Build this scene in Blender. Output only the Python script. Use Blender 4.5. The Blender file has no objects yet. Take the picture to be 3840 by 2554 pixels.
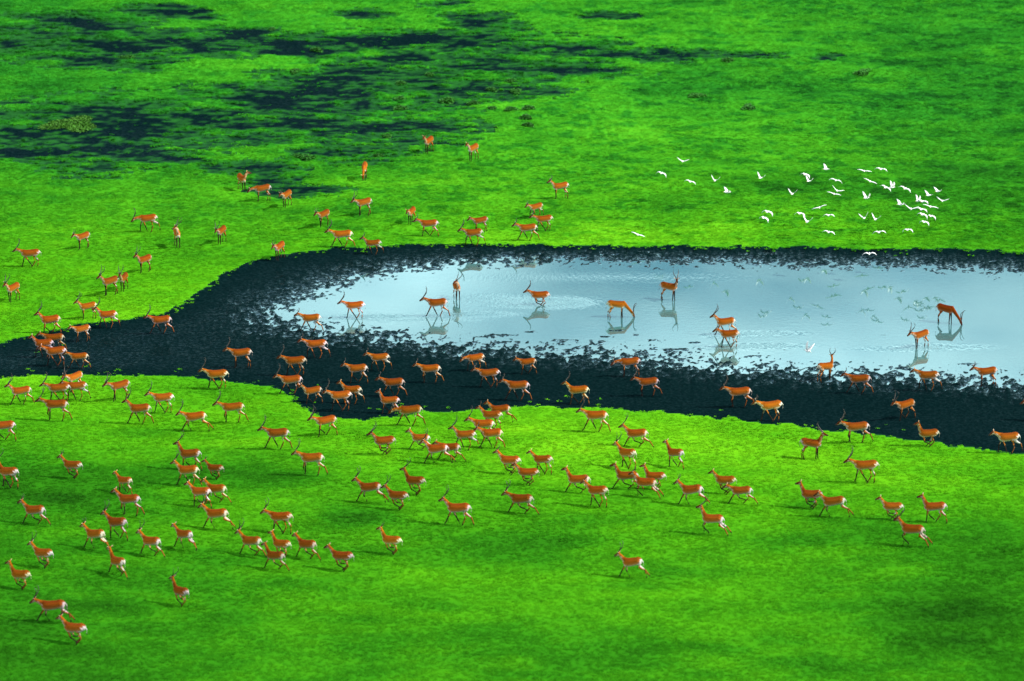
import bpy, bmesh, math, random
import numpy as np
from mathutils import Vector, Matrix

random.seed(7)
RNG = np.random.default_rng(11)
scene = bpy.context.scene
R = math.radians

# ------------------------------------------------------------------ camera
F_PX, W_PX, H_PX = 20000.0, 3840.0, 2554.0        # long lens from a light aircraft
PITCH = R(18.0)
CAM_H = 93.6
CAM_Y = -CAM_H / math.tan(PITCH)
cam_d = bpy.data.cameras.new("camera")
cam_d.sensor_width = 36.0
cam_d.lens = F_PX / W_PX * 36.0
cam_d.clip_start = 1.0
cam_d.clip_end = 20000.0
cam = bpy.data.objects.new("camera", cam_d)
scene.collection.objects.link(cam)
cam.location = (0, CAM_Y, CAM_H)
cam.rotation_euler = (math.pi / 2 - PITCH, 0, 0)
cam_d.dof.use_dof = True            # sharp at the pond, softer on the near lawn and the far marsh
cam_d.dof.focus_distance = 304.0
cam_d.dof.aperture_fstop = 0.38
scene.camera = cam

# ------------------------------------------------------------------ sky, sun, exposure
SUN_AZ, SUN_EL = R(101.0), R(44.0)
world = bpy.data.worlds.new("World")
scene.world = world
world.use_nodes = True
wn, wl = world.node_tree.nodes, world.node_tree.links
wn.clear()
w_out = wn.new("ShaderNodeOutputWorld")
w_bg = wn.new("ShaderNodeBackground")
w_bg.inputs["Strength"].default_value = 0.10
sky = wn.new("ShaderNodeTexSky")
sky.sky_type = 'NISHITA'
sky.sun_disc = False
sky.sun_elevation = SUN_EL
sky.sun_rotation = SUN_AZ
sky.air_density = 1.3
sky.dust_density = 0.3
# fair-weather cumulus all round the sky, as the pale patches mirrored in the pond imply
w_tc = wn.new("ShaderNodeTexCoord")
w_map = wn.new("ShaderNodeMapping")
w_map.inputs["Scale"].default_value = (1.0, 1.0, 2.2)
w_map.inputs["Location"].default_value = (0.35, 0.1, 0.0)
w_noise = wn.new("ShaderNodeTexNoise")
w_noise.inputs["Scale"].default_value = 6.5
w_noise.inputs["Detail"].default_value = 5.0
w_noise.inputs["Roughness"].default_value = 0.5
w_ramp = wn.new("ShaderNodeValToRGB")
w_ramp.color_ramp.elements[0].position = 0.43
w_ramp.color_ramp.elements[0].color = (0, 0, 0, 1)
w_ramp.color_ramp.elements[1].position = 0.62
w_ramp.color_ramp.elements[1].color = (0.85, 0.85, 0.85, 1)
w_mix = wn.new("ShaderNodeMix")
w_mix.data_type = 'RGBA'
w_mix.inputs[7].default_value = (19.0, 21.4, 21.8, 1)
wl.new(w_tc.outputs["Generated"], w_map.inputs["Vector"])
wl.new(w_map.outputs["Vector"], w_noise.inputs["Vector"])
wl.new(w_noise.outputs["Fac"], w_ramp.inputs["Fac"])
wl.new(w_ramp.outputs["Color"], w_mix.inputs[0])
wl.new(sky.outputs["Color"], w_mix.inputs[6])
wl.new(w_mix.outputs[2], w_bg.inputs["Color"])
wl.new(w_bg.outputs["Background"], w_out.inputs["Surface"])

sun_d = bpy.data.lights.new("sun", 'SUN')
sun_d.energy = 5.0
sun_d.angle = R(0.53)
sun_d.color = (1.0, 0.95, 0.86)
sun = bpy.data.objects.new("sun", sun_d)
scene.collection.objects.link(sun)
sdir = Vector((math.sin(SUN_AZ) * math.cos(SUN_EL), math.cos(SUN_AZ) * math.cos(SUN_EL), math.sin(SUN_EL)))
sun.rotation_euler = sdir.to_track_quat('Z', 'Y').to_euler()
sun.location = (0, 0, 60)

vs = scene.view_settings
vs.view_transform = 'Standard'
vs.look = 'None'
vs.exposure = 0.6
vs.gamma = 1.0
scene.render.filter_size = 1.8

# ------------------------------------------------------------------ small helpers
CP, SP = math.cos(PITCH), math.sin(PITCH)

def unproject(px, py, z=0.0):
    """ground point seen at a picture position, on the level z (a survey helper)"""
    u = (np.asarray(px, float) - W_PX / 2) / F_PX
    v = -(np.asarray(py, float) - H_PX / 2) / F_PX
    dx, dy, dz = u, CP + v * SP, -SP + v * CP
    t = (z - CAM_H) / dz
    return dx * t, CAM_Y + dy * t

def prop(o, label=None, cat=None, group=None, kind=None):
    if label: o["label"] = label
    if cat: o["category"] = cat
    if group: o["group"] = group
    if kind: o["kind"] = kind
    return o

_tab = RNG.random((256, 256))
def vnoise(x, y, seed=0):
    x = np.asarray(x, float) + seed * 17.31
    y = np.asarray(y, float) - seed * 9.77
    xi, yi = np.floor(x).astype(int), np.floor(y).astype(int)
    fx, fy = x - xi, y - yi
    fx = fx * fx * fx * (fx * (fx * 6 - 15) + 10)
    fy = fy * fy * fy * (fy * (fy * 6 - 15) + 10)
    a = _tab[xi & 255, yi & 255]; b = _tab[(xi + 1) & 255, yi & 255]
    c = _tab[xi & 255, (yi + 1) & 255]; d = _tab[(xi + 1) & 255, (yi + 1) & 255]
    return (a * (1 - fx) + b * fx) * (1 - fy) + (c * (1 - fx) + d * fx) * fy

def fbm(x, y, octaves=4, seed=0, gain=0.5):
    s = np.zeros_like(np.asarray(x, float)); amp = 1.0; tot = 0.0
    ca, sa = math.cos(0.6), math.sin(0.6)
    for o in range(octaves):
        s += amp * vnoise(x, y, seed + o * 3); tot += amp; amp *= gain
        x, y = (x * ca - y * sa) * 2.03, (x * sa + y * ca) * 2.03
    return s / tot

def sstep(a, b, x):
    t = np.clip((x - a) / (b - a), 0, 1)
    return t * t * (3 - 2 * t)

def poly_world(pts, k=1.0, z=0.0):
    p = np.array(pts, float) * k
    x, y = unproject(p[:, 0], p[:, 1], z)
    return np.stack([x, y], 1)

def signed_dist(x, y, poly):
    """distance to a closed outline, positive inside"""
    x = x.ravel(); y = y.ravel()
    best = np.full(x.shape, 1e9); inside = np.zeros(x.shape, bool)
    n = len(poly)
    for i in range(n):
        ax, ay = poly[i]; bx, by = poly[(i + 1) % n]
        ex, ey = bx - ax, by - ay
        L = ex * ex + ey * ey
        t = np.clip(((x - ax) * ex + (y - ay) * ey) / L, 0, 1)
        d = (x - ax - t * ex) ** 2 + (y - ay - t * ey) ** 2
        best = np.minimum(best, d)
        if ay != by:
            c = ((ay > y) != (by > y)) & (x < ex * (y - ay) / (by - ay) + ax)
            inside ^= c
    return np.where(inside, 1, -1) * np.sqrt(best)

def mesh_from(name, verts, faces):
    me = bpy.data.meshes.new(name)
    verts = np.asarray(verts, np.float32); faces = np.asarray(faces, np.int32)
    k = faces.shape[1]
    me.vertices.add(len(verts)); me.vertices.foreach_set("co", verts.ravel())
    me.loops.add(faces.size); me.loops.foreach_set("vertex_index", faces.ravel())
    me.polygons.add(len(faces))
    me.polygons.foreach_set("loop_start", np.arange(0, faces.size, k, dtype=np.int32))
    me.update(calc_edges=True)
    me.polygons.foreach_set("use_smooth", np.ones(len(faces), bool))
    return me

def add_attr(me, name, vals):
    a = me.attributes.new(name, 'FLOAT', 'POINT')
    a.data.foreach_set("value", np.asarray(vals, np.float32).ravel())

def link(o, parent=None):
    scene.collection.objects.link(o)
    if parent is not None: o.parent = parent
    return o

# ------------------------------------------------------------------ materials
def new_mat(name):
    m = bpy.data.materials.new(name); m.use_nodes = True
    nt = m.node_tree; nt.nodes.clear()
    out = nt.nodes.new("ShaderNodeOutputMaterial")
    return m, nt, nt.nodes, nt.links, out

def noise_node(nt, scale, detail=4, rough=0.5, vec=None):
    n = nt.nodes.new("ShaderNodeTexNoise")
    n.inputs["Scale"].default_value = scale
    n.inputs["Detail"].default_value = detail
    n.inputs["Roughness"].default_value = rough
    if vec is not None: nt.links.new(vec, n.inputs["Vector"])
    return n

def ramp_node(nt, fac, stops):
    r = nt.nodes.new("ShaderNodeValToRGB")
    cr = r.color_ramp
    while len(cr.elements) < len(stops): cr.elements.new(0.5)
    for e, (p, c) in zip(cr.elements, stops):
        e.position = p; e.color = (*c, 1)
    nt.links.new(fac, r.inputs["Fac"])
    return r

GREENS = [(0.0, (0.008, 0.055, 0.003)), (0.3, (0.019, 0.130, 0.004)),
          (0.55, (0.044, 0.205, 0.004)), (0.8, (0.088, 0.290, 0.005)), (1.0, (0.150, 0.350, 0.008))]

def grass_material(name, attr_type, blades):
    m, nt, N, L, out = new_mat(name)
    at = N.new("ShaderNodeAttribute"); at.attribute_type = attr_type; at.attribute_name = "tone"
    geo = N.new("ShaderNodeNewGeometry")
    n1 = noise_node(nt, 2.2, 4, 0.6, geo.outputs["Position"])
    mul = N.new("ShaderNodeMath"); mul.operation = 'MULTIPLY_ADD'
    mul.inputs[1].default_value = 0.14; mul.inputs[2].default_value = -0.07
    L.new(n1.outputs["Fac"], mul.inputs[0])
    add = N.new("ShaderNodeMath"); add.operation = 'ADD'
    L.new(at.outputs["Fac"], add.inputs[0]); L.new(mul.outputs[0], add.inputs[1])
    fac = add.outputs[0]
    if blades:
        oi = N.new("ShaderNodeAttribute"); oi.attribute_type = attr_type; oi.attribute_name = "vary"
        ad2 = N.new("ShaderNodeMath"); ad2.operation = 'ADD'
        L.new(fac, ad2.inputs[0]); L.new(oi.outputs["Fac"], ad2.inputs[1]); fac = ad2.outputs[0]
    ramp = ramp_node(nt, fac, GREENS)
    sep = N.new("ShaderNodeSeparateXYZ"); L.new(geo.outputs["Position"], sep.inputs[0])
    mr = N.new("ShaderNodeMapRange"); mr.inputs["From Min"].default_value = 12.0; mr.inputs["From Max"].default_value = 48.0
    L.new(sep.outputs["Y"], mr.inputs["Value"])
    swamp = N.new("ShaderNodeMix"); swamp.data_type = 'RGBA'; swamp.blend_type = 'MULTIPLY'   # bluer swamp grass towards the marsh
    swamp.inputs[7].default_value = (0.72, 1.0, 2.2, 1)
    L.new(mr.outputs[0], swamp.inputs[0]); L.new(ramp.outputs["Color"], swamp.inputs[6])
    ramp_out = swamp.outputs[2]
    d = N.new("ShaderNodeBsdfPrincipled")
    d.inputs["Roughness"].default_value = 0.9
    d.inputs["Specular IOR Level"].default_value = 0.0
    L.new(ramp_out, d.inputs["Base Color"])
    if blades:      # fine blades in all directions: shade each tuft mostly as the lawn it belongs to
        vm = N.new("ShaderNodeVectorMath"); vm.operation = 'MULTIPLY_ADD'
        vm.inputs[1].default_value = (0.2, 0.2, 0.2); vm.inputs[2].default_value = (0, 0, 0.9)
        L.new(geo.outputs["Normal"], vm.inputs[0]); L.new(vm.outputs[0], d.inputs["Normal"])
    if blades:
        tr = N.new("ShaderNodeBsdfTranslucent")
        L.new(ramp_out, tr.inputs["Color"])
        mx = N.new("ShaderNodeMixShader"); mx.inputs[0].default_value = 0.12
        L.new(d.outputs[0], mx.inputs[1]); L.new(tr.outputs[0], mx.inputs[2])
        L.new(mx.outputs[0], out.inputs["Surface"])
    else:
        L.new(d.outputs[0], out.inputs["Surface"])
    return m

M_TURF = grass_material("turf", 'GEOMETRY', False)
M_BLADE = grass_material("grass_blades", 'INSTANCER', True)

def mud_material():
    m, nt, N, L, out = new_mat("wet_mud")
    geo = N.new("ShaderNodeNewGeometry")
    n1 = noise_node(nt, 0.35, 4, 0.6, geo.outputs["Position"])
    n2 = noise_node(nt, 6.0, 5, 0.65, geo.outputs["Position"])
    col = ramp_node(nt, n2.outputs["Fac"], [(0.3, (0.0006, 0.0045, 0.0048)), (0.5, (0.0010, 0.0065, 0.0072)), (0.72, (0.004, 0.013, 0.014))])
    d = N.new("ShaderNodeBsdfPrincipled")
    wa = N.new("ShaderNodeAttribute"); wa.attribute_name = "weed"
    wmx = N.new("ShaderNodeMix"); wmx.data_type = 'RGBA'; wmx.inputs[7].default_value = (0.012, 0.082, 0.012, 1)   # floating weed
    L.new(wa.outputs["Fac"], wmx.inputs[0]); L.new(col.outputs["Color"], wmx.inputs[6])
    L.new(wmx.outputs[2], d.inputs["Base Color"])
    rr = N.new("ShaderNodeMapRange")
    rr.inputs["From Min"].default_value = 0.35; rr.inputs["From Max"].default_value = 0.65
    rr.inputs["To Min"].default_value = 0.75; rr.inputs["To Max"].default_value = 0.48
    L.new(n1.outputs["Fac"], rr.inputs["Value"]); L.new(rr.outputs[0], d.inputs["Roughness"])
    d.inputs["Specular IOR Level"].default_value = 0.0
    b = N.new("ShaderNodeBump"); b.inputs["Strength"].default_value = 0.18; b.inputs["Distance"].default_value = 0.05
    L.new(n2.outputs["Fac"], b.inputs["Height"]); L.new(b.outputs[0], d.inputs["Normal"])
    at = N.new("ShaderNodeAttribute"); at.attribute_name = "wetness"
    gl = N.new("ShaderNodeBsdfGlossy"); gl.inputs["Roughness"].default_value = 0.15; gl.inputs["Color"].default_value = (0.60, 0.90, 0.97, 1)
    n3 = noise_node(nt, 4.5, 4, 0.7, geo.outputs["Position"])
    pud = ramp_node(nt, n3.outputs["Fac"], [(0.50, (0.12, 0.12, 0.12)), (0.58, (1, 1, 1))])      # films of water between the clods
    wm = N.new("ShaderNodeMath"); wm.operation = 'MULTIPLY'; L.new(at.outputs["Fac"], wm.inputs[0]); L.new(pud.outputs["Color"], wm.inputs[1])
    mx = N.new("ShaderNodeMixShader"); L.new(wm.outputs[0], mx.inputs[0]); L.new(d.outputs[0], mx.inputs[1]); L.new(gl.outputs[0], mx.inputs[2])
    L.new(mx.outputs[0], out.inputs["Surface"])
    return m
M_MUD = mud_material()

def water_material():
    m, nt, N, L, out = new_mat("shallow_water")
    geo = N.new("ShaderNodeNewGeometry")
    at = N.new("ShaderNodeAttribute"); at.attribute_name = "ripple"
    mp = N.new("ShaderNodeMapping"); mp.inputs["Scale"].default_value = (1.0, 0.35, 1.0)
    L.new(geo.outputs["Position"], mp.inputs["Vector"])
    calm = noise_node(nt, 3.0, 3, 0.5, geo.outputs["Position"])
    rip = noise_node(nt, 5.0, 3, 0.6, mp.outputs["Vector"])
    b1 = N.new("ShaderNodeBump"); b1.inputs["Strength"].default_value = 0.005; b1.inputs["Distance"].default_value = 0.1
    L.new(calm.outputs["Fac"], b1.inputs["Height"])
    b2 = N.new("ShaderNodeBump"); b2.inputs["Distance"].default_value = 0.25
    L.new(at.outputs["Fac"], b2.inputs["Strength"])
    L.new(rip.outputs["Fac"], b2.inputs["Height"]); L.new(b1.outputs[0], b2.inputs["Normal"])
    silt = noise_node(nt, 0.12, 3, 0.5, geo.outputs["Position"])
    col = ramp_node(nt, silt.outputs["Fac"], [(0.3, (0.022, 0.085, 0.092)), (0.7, (0.060, 0.130, 0.125))])
    diff = N.new("ShaderNodeBsdfDiffuse"); L.new(col.outputs["Color"], diff.inputs["Color"])
    gl = N.new("ShaderNodeBsdfGlossy"); gl.inputs["Roughness"].default_value = 0.03
    gl.inputs["Color"].default_value = (0.70, 0.97, 1.0, 1)
    L.new(b2.outputs[0], gl.inputs["Normal"])
    fr = N.new("ShaderNodeFresnel"); fr.inputs["IOR"].default_value = 3.1
    L.new(b2.outputs[0], fr.inputs["Normal"])
    mx = N.new("ShaderNodeMixShader")
    L.new(fr.outputs[0], mx.inputs[0]); L.new(diff.outputs[0], mx.inputs[1]); L.new(gl.outputs[0], mx.inputs[2])
    L.new(mx.outputs[0], out.inputs["Surface"])
    return m
M_WATER = water_material()

def plain_mat(name, col, rough=0.7, spec=0.3, var=0.15, scale=9.0):
    m, nt, N, L, out = new_mat(name)
    tc = N.new("ShaderNodeTexCoord")
    n = noise_node(nt, scale, 4, 0.6, tc.outputs["Object"])
    c = np.array(col)
    r = ramp_node(nt, n.outputs["Fac"], [(0.3, tuple(c * (1 - var))), (0.7, tuple(np.minimum(c * (1 + var), 1)))])
    d = N.new("ShaderNodeBsdfPrincipled")
    d.inputs["Roughness"].default_value = rough; d.inputs["Specular IOR Level"].default_value = spec
    L.new(r.outputs["Color"], d.inputs["Base Color"]); L.new(d.outputs[0], out.inputs["Surface"])
    return m

def fur_material():
    m, nt, N, L, out = new_mat("antelope_coat")
    at = N.new("ShaderNodeAttribute"); at.attribute_name = "coat"
    tc = N.new("ShaderNodeTexCoord")
    n = noise_node(nt, 26.0, 4, 0.6, tc.outputs["Object"])
    oi = N.new("ShaderNodeObjectInfo")
    v = N.new("ShaderNodeMath"); v.operation = 'MULTIPLY_ADD'; v.inputs[1].default_value = 0.30; v.inputs[2].default_value = 0.72
    L.new(oi.outputs["Random"], v.inputs[0])
    v2 = N.new("ShaderNodeMath"); v2.operation = 'MULTIPLY_ADD'; v2.inputs[1].default_value = 0.25
    L.new(n.outputs["Fac"], v2.inputs[0]); L.new(v.outputs[0], v2.inputs[2])
    mx = N.new("ShaderNodeMix"); mx.data_type = 'RGBA'; mx.blend_type = 'MULTIPLY'; mx.inputs[0].default_value = 1.0
    tint = N.new("ShaderNodeMix"); tint.data_type = 'RGBA'; tint.blend_type = 'MULTIPLY'; tint.inputs[0].default_value = 1.0
    L.new(at.outputs["Color"], tint.inputs[6]); L.new(oi.outputs["Color"], tint.inputs[7])
    L.new(tint.outputs[2], mx.inputs[6]); L.new(v2.outputs[0], mx.inputs[7])
    d = N.new("ShaderNodeBsdfPrincipled")
    d.inputs["Roughness"].default_value = 0.85; d.inputs["Specular IOR Level"].default_value = 0.04
    L.new(mx.outputs[2], d.inputs["Base Color"]); L.new(d.outputs[0], out.inputs["Surface"])
    return m
M_COAT = fur_material()
M_HORN = plain_mat("horn", (0.022, 0.016, 0.012), 0.5, 0.4, 0.4, 30)
M_PLUME = plain_mat("white_plumage", (0.66, 0.66, 0.65), 0.8, 0.2, 0.06)
M_BILL = plain_mat("yellow_bill", (0.55, 0.33, 0.03), 0.5, 0.4)
M_LEGB = plain_mat("bird_legs", (0.03, 0.03, 0.025), 0.6, 0.3)
M_SEDGE = plain_mat("sedge_leaves", (0.018, 0.120, 0.006), 0.7, 0.2, 0.5, 3.0)
M_OLIVE = plain_mat("olive_reeds", (0.034, 0.125, 0.006), 0.7, 0.2, 0.4, 3.0)

# ------------------------------------------------------------------ the lie of the land
K = 1.6285
far_edge = [(-900, 1330), (-300, 1310), (0, 1293), (68, 1266), (142, 1253), (258, 1236), (278, 1225), (373, 1213), (451, 1202), (502, 1190),
            (556, 1183), (628, 1176), (651, 1159), (706, 1135), (735, 1112), (782, 1067), (847, 1026), (912, 993), (977, 972), (1075, 956), (1205, 941),
            (1286, 930), (1417, 926), (1563, 917), (1791, 915), (2117, 922), (2443, 925), (2768, 928), (3257, 933), (3501, 936), (3840, 945), (4150, 965), (4420, 1030)]
near_edge = [(4560, 1200), (4600, 1400), (4500, 1600), (4250, 1690), (3840, 1699), (3745, 1694), (3582, 1674), (3420, 1653), (3257, 1632), (3094, 1612), (2931, 1593), (2768, 1576), (2605, 1558), (2443, 1544),
             (2280, 1534), (2117, 1531), (1954, 1531), (1840, 1534), (1710, 1544), (1563, 1549), (1498, 1560), (1400, 1573), (1303, 1576), (1205, 1567),
             (1156, 1547), (1124, 1515), (1075, 1482), (1010, 1454), (912, 1436), (733, 1420), (537, 1410), (326, 1410), (163, 1413), (0, 1417), (-300, 1425), (-900, 1420)]
MUD = poly_world(far_edge + near_edge, 1.0, 0.25)
water_line = [(640, 735), (660, 705), (720, 680), (800, 650), (900, 629), (1000, 615), (1100, 607), (1300, 605), (1500, 607), (1700, 609), (2000, 613), (2150, 617), (2358, 632),
              (2560, 660), (2700, 720), (2740, 800), (2680, 870), (2560, 890), (2358, 880), (2200, 868), (2100, 864), (2000, 859), (1900, 855), (1800, 850), (1700, 842), (1600, 833), (1500, 826), (1400, 818),
              (1300, 812), (1200, 805), (1100, 798), (1000, 790), (900, 777), (800, 766), (720, 757), (660, 750)]
POND = poly_world(water_line, K, 0.0)

def spread(lo, hi, step, far, grow=1.28):
    c = list(np.arange(lo, hi + 1e-6, step))
    s, a = step, c[0]
    left = []
    while a > -far: s *= grow; a -= s; left.append(a)
    s, a = step, c[-1]
    right = []
    while a < far: s *= grow; a += s; right.append(a)
    return np.array(left[::-1] + c + right)

GX = spread(-42.0, 44.0, 0.11, 6000)
gy = spread(-58.0, 84.0, 0.28, 6000)
GY = np.concatenate([gy[gy < -17], np.arange(-17, 28, 0.18), gy[gy > 28.05]])
XX, YY = np.meshgrid(GX, GY)
fx, fy = XX.ravel(), YY.ravel()
d_mud = signed_dist(fx, fy, MUD) + (fbm(fx * 1.3, fy * 1.3, 3, 5) - 0.5) * 1.1
d_pond = signed_dist(fx, fy, POND)

# dark wet channels of the marsh: centre and half size of each
CH = [(380, 500, 240, 75, 1.3), (136, 505, 150, 34, 1.1), (163, 580, 200, 15, 1), (400, 585, 230, 14, 1), (570, 581, 110, 20, 1), (679, 603, 60, 9, .9),
      (434, 434, 140, 22, 1), (543, 388, 120, 13, .9), (815, 434, 240, 32, .95), (1030, 380, 190, 50, 1.05), (1222, 337, 140, 60, 1.1), (1140, 461, 190, 40, 1),
      (923, 478, 80, 14, .9), (1005, 521, 110, 16, .9), (1222, 505, 85, 32, .9), (490, 179, 250, 28, 1.2), (787, 168, 270, 30, 1.25), (1140, 174, 230, 30, 1.25),
      (896, 125, 70, 18, 1.1), (136, 185, 140, 26, .9), (43, 174, 60, 17, 1.1), (244, 81, 170, 20, .9), (337, 109, 55, 25, 1), (163, 136, 140, 30, .8),
      (600, 38, 80, 14, 1), (680, 49, 65, 10, 1), (771, 60, 50, 11, .9), (543, 253, 70, 15, 1), (380, 228, 165, 20, .8), (923, 635, 110, 17, .95),
      (1020, 673, 55, 20, 1.1), (1118, 673, 28, 12, 1), (1140, 722, 100, 13, 1.1), (1373, 52, 60, 11, .9), (1817, 84, 90, 18, 1), (1702, 52, 60, 11, .9),
      (1661, 17, 58, 9, .9), (1488, 156, 320, 28, 1.25), (1834, 150, 90, 28, 1.1), (1517, 213, 118, 22, 1), (1340, 185, 150, 22, .9), (1286, 323, 150, 72, 1.1), (1488, 277, 230, 55, .72),
      (1604, 346, 200, 38, .9), (1777, 329, 200, 33, .78), (1834, 242, 200, 34, .8), (2036, 196, 150, 27, .85), (2411, 213, 150, 16, .85), (2180, 185, 118, 22, .75),
      (2120, 272, 170, 22, .66), (1402, 490, 200, 40, .95), (1286, 450, 118, 34, .85), (1220, 540, 45, 12, 1), (1315, 583, 150, 22, .72), (1488, 415, 175, 28, .72),
      (2545, 216, 72, 8, .85), (2886, 213, 88, 7, .85), (3102, 219, 36, 10, .85), (2280, 65, 60, 8, .8)]
marsh = np.zeros_like(fx)
for cx, cy, rx, ry, w in CH:
    wx, wy = unproject(cx, cy, 0.2)
    ppm = F_PX / math.hypot(CAM_H, float(wy) - CAM_Y)
    sx = 1.25 * rx / ppm; sy = 1.3 * ry / ppm / 0.30
    q = ((fx - wx) / sx) ** 2 + ((fy - wy) / sy) ** 2
    marsh = np.maximum(marsh, w * np.exp(-q * 0.85))
pn = fbm(fx * 0.24, fy * 0.50, 5, 21, 0.74)
pn2 = fbm(fx * 0.75, fy * 2.0, 3, 33, 0.7)
wet = marsh - 0.18 + (pn - 0.5) * 2.4 + (pn2 - 0.5) * 2.1
wet = np.where(marsh < 0.05, -1, wet)
is_mud = (d_mud > 0) | (wet > 0.08)

und = (fbm(fx * 0.09, fy * 0.09, 3, 41) - 0.5) * 0.30 + (fbm(fx * 0.5, fy * 0.5, 3, 44) - 0.5) * 0.12
grass_z = 0.30 + und * sstep(0.0, 3.0, -d_mud)
lump = (fbm(fx * 3.6, fy * 2.2, 3, 51, 0.8) - 0.5)
lump2 = (fbm(fx * 0.4, fy * 0.4, 2, 55) - 0.5)
slope_left = sstep(-20, -8, fx)
pond_z = np.where(d_pond > 0, -np.minimum(0.16, (0.016 + 0.016 * slope_left) * d_pond), np.minimum(0.20, -d_pond * 0.045))
mud_z = pond_z + lump * 0.40 * (1 - 0.5 * sstep(4, 10, fy)) * sstep(6.5, 0.2, np.abs(d_pond + 0.2)) + lump * 0.06 * sstep(-1, 1, -d_pond) + lump2 * 0.05
BARS = [(1880, 1257, 70, 6), (1800, 1263, 50, 4), (1990, 1245, 45, 5), (2310, 1240, 70, 5), (2390, 1256, 32, 6), (2270, 1262, 40, 5), (2450, 1275, 60, 6), (2600, 1285, 38, 6), (2260, 1280, 34, 6), (2400, 1296, 30, 5),
        (2560, 1310, 70, 5), (2500, 1312, 60, 4), (3650, 1365, 48, 6), (3600, 1366, 30, 4), (3000, 1240, 14, 3), (2940, 1312, 34, 4), (3310, 1256, 26, 4), (2830, 1335, 40, 4), (2120, 1275, 60, 5), (1700, 1285, 60, 5), (3380, 1380, 40, 5)]
for cx, cy, rx, ry in BARS:
    wx, wy = unproject(cx, cy, 0)
    q = ((fx - wx) / (rx / 66)) ** 2 + ((fy - wy) / (ry / 66 / 0.31)) ** 2
    mud_z = mud_z + np.exp(-q * 0.8) * (0.03 - np.minimum(mud_z, 0.03) + lump * 0.12)
bank = sstep(0.0, 0.7, d_mud)
z = np.where(d_mud > 0, grass_z * (1 - bank) + np.minimum(mud_z, 0.24) * bank, grass_z)
far_blend = sstep(40, 60, np.maximum(np.abs(fx), np.maximum(fy - 45, -fy)))
z = z * (1 - far_blend) + 0.25 * far_blend
marsh_dip = sstep(-0.10, 0.25, wet)
z = np.where(d_mud > 0, z, z - marsh_dip * 0.07 + (wet > 0.05) * lump * 0.04)
tus = sstep(0.05, 0.5, marsh) * (wet < 0.05)
z = z + tus * (pn2 * 0.03)
ZG = z.reshape(XX.shape)

def height_at(x, y):
    i = int(np.clip(np.searchsorted(GX, x) - 1, 0, len(GX) - 2)); j = int(np.clip(np.searchsorted(GY, y) - 1, 0, len(GY) - 2))
    a = (x - GX[i]) / (GX[i + 1] - GX[i]); b = (y - GY[j]) / (GY[j + 1] - GY[j])
    return float((ZG[j, i] * (1 - a) + ZG[j, i + 1] * a) * (1 - b) + (ZG[j + 1, i] * (1 - a) + ZG[j + 1, i + 1] * a) * b)

def ground_at(px, py):
    zz = 0.2
    for _ in range(4):
        x, y = unproject(px, py, zz); zz = height_at(float(x), float(y))
    return float(x), float(y), zz

# sward tones: sedge hollows, cloud shadows and dark corners painted in; paler grazed lawn
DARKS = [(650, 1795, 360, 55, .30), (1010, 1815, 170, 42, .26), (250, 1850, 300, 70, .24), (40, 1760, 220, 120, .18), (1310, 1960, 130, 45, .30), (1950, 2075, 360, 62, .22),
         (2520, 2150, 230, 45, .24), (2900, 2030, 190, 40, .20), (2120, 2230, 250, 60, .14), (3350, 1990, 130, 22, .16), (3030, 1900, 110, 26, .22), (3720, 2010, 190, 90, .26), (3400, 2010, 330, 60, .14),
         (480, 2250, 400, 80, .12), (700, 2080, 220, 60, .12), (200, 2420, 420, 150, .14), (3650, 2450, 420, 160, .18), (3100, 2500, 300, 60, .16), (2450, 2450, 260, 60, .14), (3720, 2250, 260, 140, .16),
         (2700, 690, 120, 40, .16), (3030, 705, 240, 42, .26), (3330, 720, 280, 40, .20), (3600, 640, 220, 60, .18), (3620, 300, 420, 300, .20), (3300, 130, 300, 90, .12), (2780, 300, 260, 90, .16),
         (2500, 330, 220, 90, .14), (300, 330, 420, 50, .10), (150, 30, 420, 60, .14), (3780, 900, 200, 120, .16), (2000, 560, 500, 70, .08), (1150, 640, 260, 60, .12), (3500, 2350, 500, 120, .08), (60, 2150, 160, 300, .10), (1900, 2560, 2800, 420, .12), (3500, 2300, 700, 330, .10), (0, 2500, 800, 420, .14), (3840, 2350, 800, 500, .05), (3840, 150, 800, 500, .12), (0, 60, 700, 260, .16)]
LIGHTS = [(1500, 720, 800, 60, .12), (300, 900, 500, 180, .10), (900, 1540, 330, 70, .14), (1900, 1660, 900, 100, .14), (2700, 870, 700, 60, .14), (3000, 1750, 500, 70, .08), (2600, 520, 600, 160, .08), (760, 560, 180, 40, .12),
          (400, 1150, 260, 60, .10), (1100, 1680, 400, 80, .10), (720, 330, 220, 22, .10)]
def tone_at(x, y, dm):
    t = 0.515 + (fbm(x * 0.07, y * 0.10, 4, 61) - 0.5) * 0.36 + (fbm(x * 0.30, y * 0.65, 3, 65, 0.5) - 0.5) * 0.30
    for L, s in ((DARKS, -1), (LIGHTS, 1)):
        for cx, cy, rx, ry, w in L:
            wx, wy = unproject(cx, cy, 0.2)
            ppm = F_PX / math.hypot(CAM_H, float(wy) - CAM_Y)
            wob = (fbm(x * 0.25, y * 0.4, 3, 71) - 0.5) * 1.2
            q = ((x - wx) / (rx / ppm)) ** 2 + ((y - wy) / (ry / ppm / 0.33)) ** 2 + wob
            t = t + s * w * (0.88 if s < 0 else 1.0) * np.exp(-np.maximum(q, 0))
    rough = sstep(8, 26, y) * (0.6 + 0.4 * sstep(-20, 0, x))
    t = t - rough * 0.24 * sstep(0.52, 0.68, fbm(x * 1.0, y * 1.3, 3, 95, 0.65))
    t = t + 0.10 * np.exp(-np.clip(-dm, 0, 30) / 3.0)
    return np.clip(t, 0.02, 0.98)

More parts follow.
